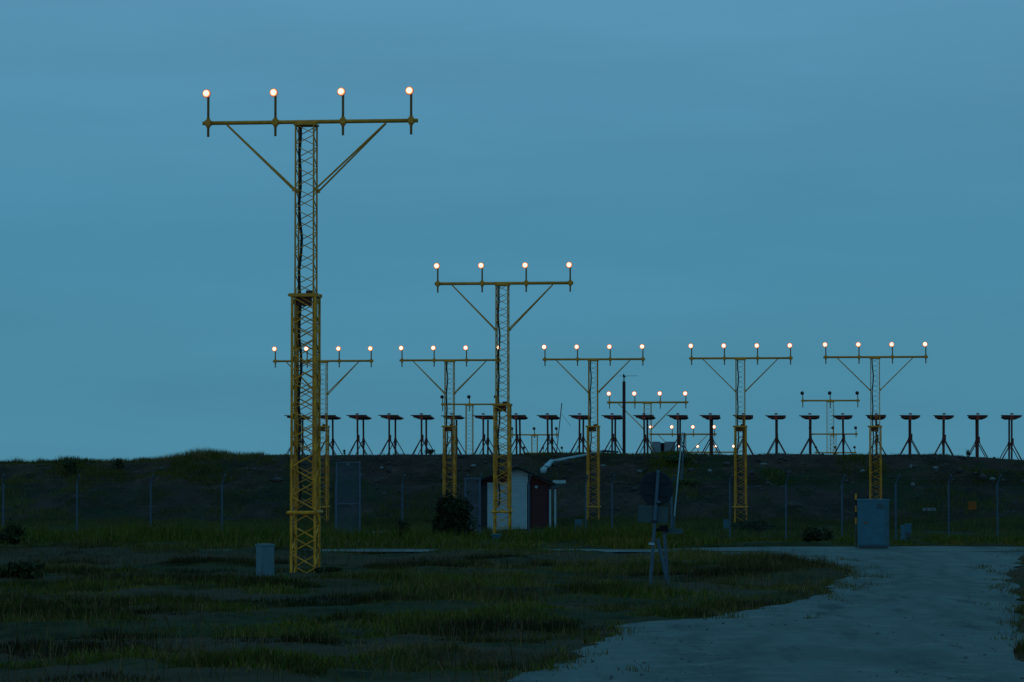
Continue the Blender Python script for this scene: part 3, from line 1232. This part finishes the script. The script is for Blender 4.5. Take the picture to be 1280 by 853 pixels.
def rock(seed, n=2):
    import bmesh
    bm = bmesh.new()
    bmesh.ops.create_icosphere(bm, subdivisions=n, radius=1.0)
    rs = random.Random(seed)
    o = Vector((rs.uniform(0, 90), rs.uniform(0, 90), 0))
    for v in bm.verts:
        q = v.co + o
        k = float(vnoise(np.array([q.x * 1.3 + q.z]), np.array([q.y * 1.3 - q.z * .7]), seed)[0])
        v.co *= .72 + .5 * k
    me = bpy.data.meshes.new('boulder')
    bm.to_mesh(me)
    bm.free()
    me.materials.append(M['boulder'])
    return me


def bank_hit(px, py):
    """where the sight line meets the ground or the embankment"""
    d = ray(px, py)
    Y = 60.0
    while Y < 135:
        p = Vector((0, 0, CZ)) + d * (Y / d.y)
        if p.z < zat(p.x, p.y):
            return p
        Y += .25
    return Vector((0, 0, CZ)) + d * (127 / d.y)


_a = bank_hit(678.5, 592.5)
_b = bank_hit(690, 580.5)
_pp = [_a + Vector((0, 0, .10)), _b + Vector((0, 0, .12)), P(735, 568.3, 128.6), P(753, 563.8, 130.5), P(772, 565.2, 132.0)]
_r0 = Vector(_a)
r = tag(empty('drain_pipe', tuple(_r0)), 'pale bent pipe climbing the bank from the hut roof to the crest', 'pipe')
for k_, (p, q, w_) in enumerate(((_pp[0], _pp[1], .15), (_pp[1], _pp[2], .085), (_pp[2], _pp[3], .06))):
    MB().tube(p - _r0, q - _r0, w_, 4, r2=w_ * .8).build('pipe_length', M['white'], r, True)
MB().tube(_pp[3] - _r0, _pp[4] - _r0, .05, 8).build('pipe_length', M['plate'], r, True)
for p in (_pp[1] * .6 + _pp[2] * .4, _pp[2], _pp[3]):
    g_ = zat(p.x, p.y + .02)
    MB().tube((p.x - _r0.x, p.y + .02 - _r0.y, g_ - .2 - _r0.z), (p.x - _r0.x, p.y + .02 - _r0.y, p.z - .05 - _r0.z), .03, 6).build('support', M['ant_dark'], r)
BO = [(1139, 585.5, 5, 7, 'upright pale boulder on the bank, first from the end mast'), (1169.5, 586.5, 9.5, 5.5, 'widest domed pale boulder on the bank at the right'),
      (1078, 590, 8, 4, 'flat pale boulder on the bank just left of the end mast'), (1141, 607, 6, 5, 'dim boulder low on the bank above the white strip sign'),
      (955, 581, 10, 3, 'flat pale slab on the bank right of the fourth crossbar mast'), (887, 590, 6, 4, 'small boulder on the bank between boom and fourth crossbar mast'),
      (435.5, 582, 4, 3.5, 'small pale boulder under the second antenna from the left'), (477.5, 586, 7, 4, 'boulder on the bank under the open stretch of antennas'),
      (592, 583, 6, 3, 'small flat boulder above the short mesh gate'), (303.5, 676, 12, 6, 'pale boulder beyond the perimeter road above the small grey box'),
      (754, 583, 8, 3, 'dim slab on the bank right of the upper pipe end'), (800, 590, 7, 3.5, 'dim boulder on the bank above the round road sign'),
      (1240, 600, 8, 4, 'dark boulder low on the bank near the right frame edge'), (620, 578, 5, 3, 'dim boulder high on the bank left of the hut roof')]
for i_, (px, py, w, h, lab) in enumerate(BO):
    p = bank_hit(px, py)
    k = px_m(p.y)
    o = inst('boulder', rock(100 + i_), None, (p.x, p.y - .05, p.z + h / k * .15))
    o.scale = (w / k / 1.8, w / k / 2.2, h / k / 1.5)
    o.rotation_euler = (0, 0, random.uniform(0, 1))
    tag(o, lab, 'boulder', 'pale boulders')

# scattered stones on the bank and beside the roads
NS = 1500
t_ = RNG.uniform(-40, 10, NS)
s_ = 119 + RNG.random(NS) ** .8 * 9
SX, SY = s_ * ST + t_ * CT, s_ * CT - t_ * ST
px_ = 640 + F * SX / SY
keep = (px_ > 300) | (RNG.random(NS) < .1)
SX, SY = SX[keep], SY[keep]
ng = 900
gx, gy = RNG.uniform(-9, 13, ng), RNG.uniform(28, 66, ng)
dm = np.minimum(abs(gx - xl(gy)), abs(gx - xr(gy)))
kk = dm < .7
SX, SY = np.concatenate([SX, gx[kk]]), np.concatenate([SY, gy[kk]])
SZ = any_z(SX, SY)
rad = RNG.gamma(1.6, .03, len(SX)) + .015
rad = np.where(SY < 80, rad * .22, rad)
octa = np.array([(1, 0, 0), (.2, .9, 0), (-1, .1, 0), (0, -1, 0), (.1, 0, .8), (0, .1, -.8), (.6, .6, .5), (-.6, -.5, .5)], float)
of = np.array([(0, 6, 4), (6, 1, 4), (1, 2, 4), (2, 7, 4), (7, 3, 4), (3, 0, 4), (1, 0, 5), (2, 1, 5), (3, 2, 5), (0, 3, 5), (0, 1, 6), (2, 3, 7)])
ang = RNG.uniform(0, 6.28, len(SX))
ca, sa = np.cos(ang), np.sin(ang)
V = octa[None] * (rad[:, None, None] * RNG.uniform(.6, 1.3, (len(SX), 1, 3)))
VX = V[..., 0] * ca[:, None] - V[..., 1] * sa[:, None] + SX[:, None]
VY = V[..., 0] * sa[:, None] + V[..., 1] * ca[:, None] + SY[:, None]
VZ = V[..., 2] + SZ[:, None] + rad[:, None] * .2
v = np.stack([VX, VY, VZ], -1).reshape(-1, 3)
f = (of[None] + (np.arange(len(SX)) * 8)[:, None, None]).reshape(-1, 3)
np_mesh('stones', v, f, M['stone'], 'stuff', smooth=False)

# ------------------------------------------------------------------ grass


def blades(name, X, Y, Z, H, W, tint, curve=True, lean=.75):
    n = len(X)
    a = RNG.uniform(0, 2 * np.pi, n)
    l_ = RNG.random(n) ** 1.2 * lean
    dx, dy = np.cos(a) * l_ * H, np.sin(a) * l_ * H
    w = W / 2
    fa = RNG.uniform(-.7, .7, n)
    wx, wy = np.cos(fa) * w, np.sin(fa) * w
    b = np.stack([X, Y, Z - .02], -1)
    wv = np.stack([wx, wy, 0 * wx], -1)
    if curve:
        mid = b + np.stack([dx * .35, dy * .35, H * .6], -1)
        tip = b + np.stack([dx, dy, H * (1 - .25 * l_)], -1)
        v = np.stack([b - wv, b + wv, mid - wv * .7, mid + wv * .7, tip], 1).reshape(-1, 3)
        f = np.array([(0, 1, 3), (0, 3, 2), (2, 3, 4)])
        k = 5
    else:
        tip = b + np.stack([dx, dy, H], -1)
        v = np.stack([b - wv, b + wv, tip], 1).reshape(-1, 3)
        f = np.array([(0, 1, 2)])
        k = 3
    F_ = (f[None] + (np.arange(n) * k)[:, None, None]).reshape(-1, 3)
    tv = np.repeat(tint, k, 0)
    return np_mesh(name, v, F_, M['grass'], 'stuff', tint=tv, smooth=False)


def colours(n, dry, rs=RNG):
    g = np.array([.028, .078, .006])
    o = np.array([.112, .096, .010])
    s = np.array([.165, .112, .048])
    q = rs.random(n)
    c = g[None] * (1 - q[:, None]) + o[None] * q[:, None]
    d = (rs.random(n) < dry)[:, None]
    c = np.where(d, s[None] * rs.uniform(.5, 1.15, (n, 1)), c)
    return c * rs.uniform(.6, 1.3, (n, 1))


# foreground meadow left of the road and the strip at its right
N = 420000
Yb = 24 + (68 - 24) * RNG.random(N) ** .95
half = .178 * Yb + .8
Xb = RNG.uniform(-1, 1, N) * half
rm = roadmask(Xb, Yb)
_bp = P(331.3, 727, 51.0)
bx0, by0 = _bp.x, _bp.y - .28
bare, tuft = meadow_noise(Xb, Yb)
bare = np.maximum(bare, .75 * sstep(57, 60, Yb) * (1 - sstep(64.5, 66.5, Yb)) * sstep(.42, .55, fbm(Xb * .4, Yb * .8, 114, 3)) * (Xb < 3))
big = fbm(Xb * .22, Yb * .30, 82, 3)
fr = fringe(Xb, Yb)
keep = (rm < .5 + .45 * RNG.random(N) * sstep(.4, .6, fbm(Xb * 1.3, Yb * 1.3, 113, 2))) & (np.hypot(Xb - bx0, Yb - by0) > .42) & (RNG.random(N) < (.30 + .9 * sstep(.38, .62, tuft)) * (1 - .62 * bare) * (1 - .35 * fr))
Xb, Yb, tuft, big, bare, fr, rm = [q[keep] for q in (Xb, Yb, tuft, big, bare, fr, rm)]
Hb = .72 * (.04 + .20 * sstep(.38, .72, tuft) + .10 * sstep(.5, .75, big)) * RNG.uniform(.4, 1.3, len(Xb)) * (1 - .62 * bare) * (1 - .3 * fr)
tip_ = sstep(3.2, 5.5, Xb) * sstep(44, 50, Yb) * (Yb < 66)
Hb = Hb * (1 + .4 * tip_)
tone = .22 + 1.0 * sstep(.30, .70, fbm(Xb * .38 + 7, Yb * .85, 86, 3))
cc = colours(len(Xb), np.clip(.14 + .5 * bare + .15 * tip_ + .3 * sstep(.5, .68, fbm(Xb * .25 + 2, Yb * .4, 85, 3)) + .25 * (fr > .3), 0, 1)) * tone[:, None]
blades('meadow_grass', Xb, Yb, ground_z(Xb, Yb), Hb, RNG.uniform(.006, .013, len(Xb)), cc)

# verge between the perimeter road and the fence
N = 170000
Yb = RNG.uniform(68.4, 99.5, N)
Xb = RNG.uniform(-1, 1, N) * (.178 * Yb + 1)
rm = roadmask(Xb, Yb)
tuft = fbm(Xb * .7, Yb * .4, 91, 3)
keep = ((rm < .4) | ((Xb < -3) & (Yb < 69.4) & (RNG.random(N) < .35))) & (RNG.random(N) < .25 + .9 * sstep(.35, .62, tuft))
Xb, Yb, tuft = Xb[keep], Yb[keep], tuft[keep]
rightside = sstep(4, 8, Xb)
Hb = (.10 + .42 * sstep(.4, .75, tuft)) * RNG.uniform(.5, 1.2, len(Xb)) * (1 - .5 * rightside)
front = (Yb < 72.6)
dryf = np.where(front, .22, .08)
tn = colours(len(Xb), dryf)
warm = front & (RNG.random(len(Xb)) < .30) & (vnoise(Xb * .8, Yb * 0, 99) > .5) & (Xb > .2)
tn[warm] = np.array([.20, .12, .012])
Hb = np.where(front, Hb * .6, Hb)
blades('verge_grass', Xb, Yb, ground_z(Xb, Yb), Hb, RNG.uniform(.01, .022, len(Xb)), tn)

# rough grass behind the fence and over the embankment
N = 360000
t_ = RNG.uniform(-40, 10, N)
s_ = 103.5 + RNG.random(N) * 29
Xb, Yb = s_ * ST + t_ * CT, s_ * CT - t_ * ST
pxb = 640 + F * Xb / Yb
leftness = 1 - sstep(250, 390, pxb + (fbm(t_ * .3, s_ * .3, 95, 3) - .5) * 260)
low = 1 - sstep(117, 122.5, s_ + (fbm(t_ * .25, s_ * .2, 96, 3) - .5) * 9)
patch = sstep(.56, .68, fbm(t_ * .3, s_ * .35, 93, 3)) * .7
green_clump = np.exp(-((pxb - 842) / 26) ** 2) * sstep(119, 122, s_) * 1.2
den = np.clip(np.maximum.reduce([leftness, low * .9, patch * .85, green_clump]) , .03, 1)
keep = (RNG.random(N) < den) & ~((s_ > 112) & (s_ < 113) & False)
Xb, Yb, s_, t_, leftness, pxb, green_clump = [q[keep] for q in (Xb, Yb, s_, t_, leftness, pxb, green_clump)]
tuft = fbm(t_ * .8, s_ * .8, 97, 3)
crest = sstep(126.8, 128, s_)
Hb = (.10 + .45 * sstep(.4, .72, tuft)) * RNG.uniform(.5, 1.2, len(Xb)) * (.55 - .12 * leftness)
Hb = Hb * (1 - .6 * crest * (pxb > 330)) * (1 + .7 * crest * leftness * sstep(.6, .8, vnoise(t_ * .9, 0 * t_, 98)))
Hb = Hb * (1 + .8 * green_clump)
blades('bank_grass', Xb, Yb, any_z(Xb, Yb), Hb, RNG.uniform(.018, .036, len(Xb)), colours(len(Xb), .06 + .12 * leftness) * (np.where(green_clump > .3, 1.35, 1.0) * (.75 + .05 * leftness) * (.4 + 1.1 * fbm(t_ * .35, s_ * .5, 94, 3)))[:, None], curve=False)

# tall dry seed stalks along the left part of the crest
N = 5200
pxs = np.concatenate([RNG.normal(250, 34, N // 3), RNG.uniform(120, 335, N // 3), RNG.uniform(0, 1280, N // 3)])
s_ = RNG.uniform(127.2, 130.5, len(pxs))
k_ = (pxs - 640) / F
Yb = s_ / (k_ * ST + CT)
Xb = k_ * Yb
Hm = .16 + .26 * np.exp(-((pxs - 250) / 34) ** 2) + .10 * (pxs < 330)
Hm = np.where(pxs > 340, .13, Hm)
Hb = Hm * RNG.uniform(.35, 1.15, len(pxs))
tn = colours(len(pxs), .55)
blades('tall_grass', Xb, Yb, any_z(Xb, Yb), Hb, RNG.uniform(.007, .014, len(pxs)), tn, curve=True, lean=.8)

# dead stems and seed heads standing in the meadow
N = 9000
Yb = RNG.uniform(27, 67, N)
Xb = RNG.uniform(-1, 1, N) * (.178 * Yb + .8)
kp = (roadmask(Xb, Yb) < .1) & (RNG.random(N) < sstep(.42, .66, fbm(Xb * .45, Yb * .45, 111, 3)))
Xb, Yb = Xb[kp], Yb[kp]
blades('dead_grass_stems', Xb, Yb, ground_z(Xb, Yb), RNG.uniform(.15, .42, len(Xb)), RNG.uniform(.005, .010, len(Xb)), colours(len(Xb), .75) * .8, lean=1.1)

# stray tufts creeping onto the gravel
nt_ = 120
ty = 27 + 41 * RNG.random(nt_)
side = RNG.random(nt_) < .75
tx = np.where(side, xl(ty) + RNG.exponential(.22, nt_) - .1, xr(ty) - RNG.exponential(.2, nt_) + .1)
nb = 34
Xb = (tx[:, None] + RNG.normal(0, .09, (nt_, nb))).ravel()
Yb = (ty[:, None] + RNG.normal(0, .12, (nt_, nb))).ravel()
blades('edge_grass', Xb, Yb, np.maximum(ground_z(Xb, Yb), -.02), RNG.uniform(.04, .15, len(Xb)), RNG.uniform(.006, .012, len(Xb)), colours(len(Xb), .35), lean=1.0)

# loose grit on the gravel road
ng = 3500
gy = 26 + 45 * RNG.random(ng) ** 1.3
gx = RNG.uniform(-1, 12, ng)
kk = (gx > xl(gy) + .05) & (gx < xr(gy) - .05)
gx, gy = gx[kk], gy[kk]
rd = RNG.gamma(1.5, .0035, len(gx)) + .0025
V = octa[None] * (rd[:, None, None] * RNG.uniform(.7, 1.3, (len(gx), 1, 3)))
V = V + np.stack([gx, gy, .012 + 0 * gx], -1)[:, None, :]
np_mesh('grit', V.reshape(-1, 3), (of[None] + (np.arange(len(gx)) * 8)[:, None, None]).reshape(-1, 3), M['inner'], 'stuff', smooth=False)

# ------------------------------------------------------------------ shrubs


def shrub(px, py, wpx, hpx, Y, label, n=900, dark=1.0, name='shrub', spiky=False, seed=0, zbase=None):
    rs = np.random.default_rng(500 + seed)
    k = px_m(Y)
    b0 = P(px, py, Y)
    zb = zat(b0.x, Y) if zbase is None else zbase
    rw, rh = wpx / k / 2, P(px, py - hpx, Y).z - zb
    r = tag(empty(name, (b0.x, Y, zb)), label, 'shrub')
    # lobes
    nl = 20
    lc = np.stack([rs.normal(0, .33, nl) * rw, rs.normal(0, .33, nl) * rw, rs.uniform(.22, .78, nl) * rh], -1)
    lr = rs.uniform(.22, .5, nl) * rw
    q = rs.integers(0, nl, n)
    d = rs.normal(0, 1, (n, 3))
    d /= np.linalg.norm(d, axis=1)[:, None]
    p = lc[q] + d * (lr[q] * rs.random(n) ** .4)[:, None] * np.array([1, 1, min(1.3, rh / rw * .55)])
    p[:, 2] = np.abs(p[:, 2])
    top_ = rh * (1.02 - .45 * (np.hypot(p[:, 0], p[:, 1]) / rw) ** 2) * rs.uniform(.9, 1.04, n)
    p[:, 2] = np.where(p[:, 2] > top_, top_ * rs.uniform(.3, 1.0, n) , p[:, 2]) + .02
    spr = rs.random(n) < .10                 # loose sprigs beyond the outline
    p[spr] *= rs.uniform(1.05, 1.3, (int(spr.sum()), 1))
    sz = rs.uniform(.5, 1.2, n) * (.055 if rw > .3 else .035)
    u = rs.normal(0, 1, (n, 3))
    u /= np.linalg.norm(u, axis=1)[:, None]
    w = np.cross(u, rs.normal(0, 1, (n, 3)))
    w /= np.linalg.norm(w, axis=1)[:, None]
    A = p - u * sz[:, None]
    B = p + w * (sz * .45)[:, None]
    Cc = p + u * sz[:, None]
    D = p - w * (sz * .45)[:, None]
    v = np.stack([A, B, Cc, D], 1).reshape(-1, 3)
    f = (np.array([[0, 1, 2, 3]])[None] + (np.arange(n) * 4)[:, None, None]).reshape(-1, 4)
    c = np.array([.026, .042, .014])[None] * rs.uniform(.5, 1.6, (n, 1)) * dark
    o = np_mesh('foliage', v, f, M['leaf'], None, tint=np.repeat(c, 4, 0), smooth=False)
    o.parent = r
    b = MB()
    for j in range(7):
        a = j * 2.399
        b.tube((0, 0, -.05), (math.cos(a) * rw * .6, math.sin(a) * rw * .6, rh * rs.uniform(.55, .95)), .014 * max(.5, rw * 2), 5, .004)
    b.build('stem', M['stem'], r)
    return r


shrub(568, 674, 62, 60, 80.5, 'large dark round bush in front of the fence left of the hut', 8000, .55, seed=1)
shrub(16, 690, 34, 34, 74, 'dark bush at the left frame edge beyond the perimeter road', 1500, .9, seed=2)
shrub(502, 690, 22, 44, 74, 'slender dark weed clump beyond the perimeter road left of the bush', 700, .7, seed=3)
shrub(538, 568.5, 15, 7, 131.5, 'small dark shrub on the crest under the fifth antenna', 500, .7, seed=4)
shrub(430.5, 568.5, 4, 7, 132, 'tiny dark weed on the crest between two left antennas', 90, .6, seed=5)
shrub(1210, 572, 9, 10, 129.5, 'spiky crest weed beside the second antenna from the right end', 200, .8, seed=6)
shrub(842, 598, 44, 30, 126.5, 'green leafy shrub high on the bank behind the raised boom', 2200, 1.7, seed=7)
shrub(853, 625, 36, 24, 122.5, 'green leafy shrub low on the bank behind the raised boom', 1500, 1.5, seed=8)
shrub(148, 578, 22, 5, 128.6, 'low shrub on the left crest beside the tall dry grass', 500, 1.0, seed=9)
shrub(88, 579, 34, 6, 128.6, 'wide low shrub on the left crest', 900, 1.0, seed=10)
shrub(1020, 685, 46, 26, 76, 'dark leafy clump on the verge left of the tall cabinet', 1800, .8, seed=11)
shrub(940, 668, 60, 20, 96, 'wide dark clump behind the fence at the fourth crossbar mast foot', 1600, .8, seed=12)
shrub(410, 733, 44, 20, 53.2, 'low dark clump at the right foot of the tallest mast', 1500, .7, seed=13)
shrub(30, 735, 70, 30, 52, 'dark weedy clump in the left foreground meadow', 2600, .8, seed=14)
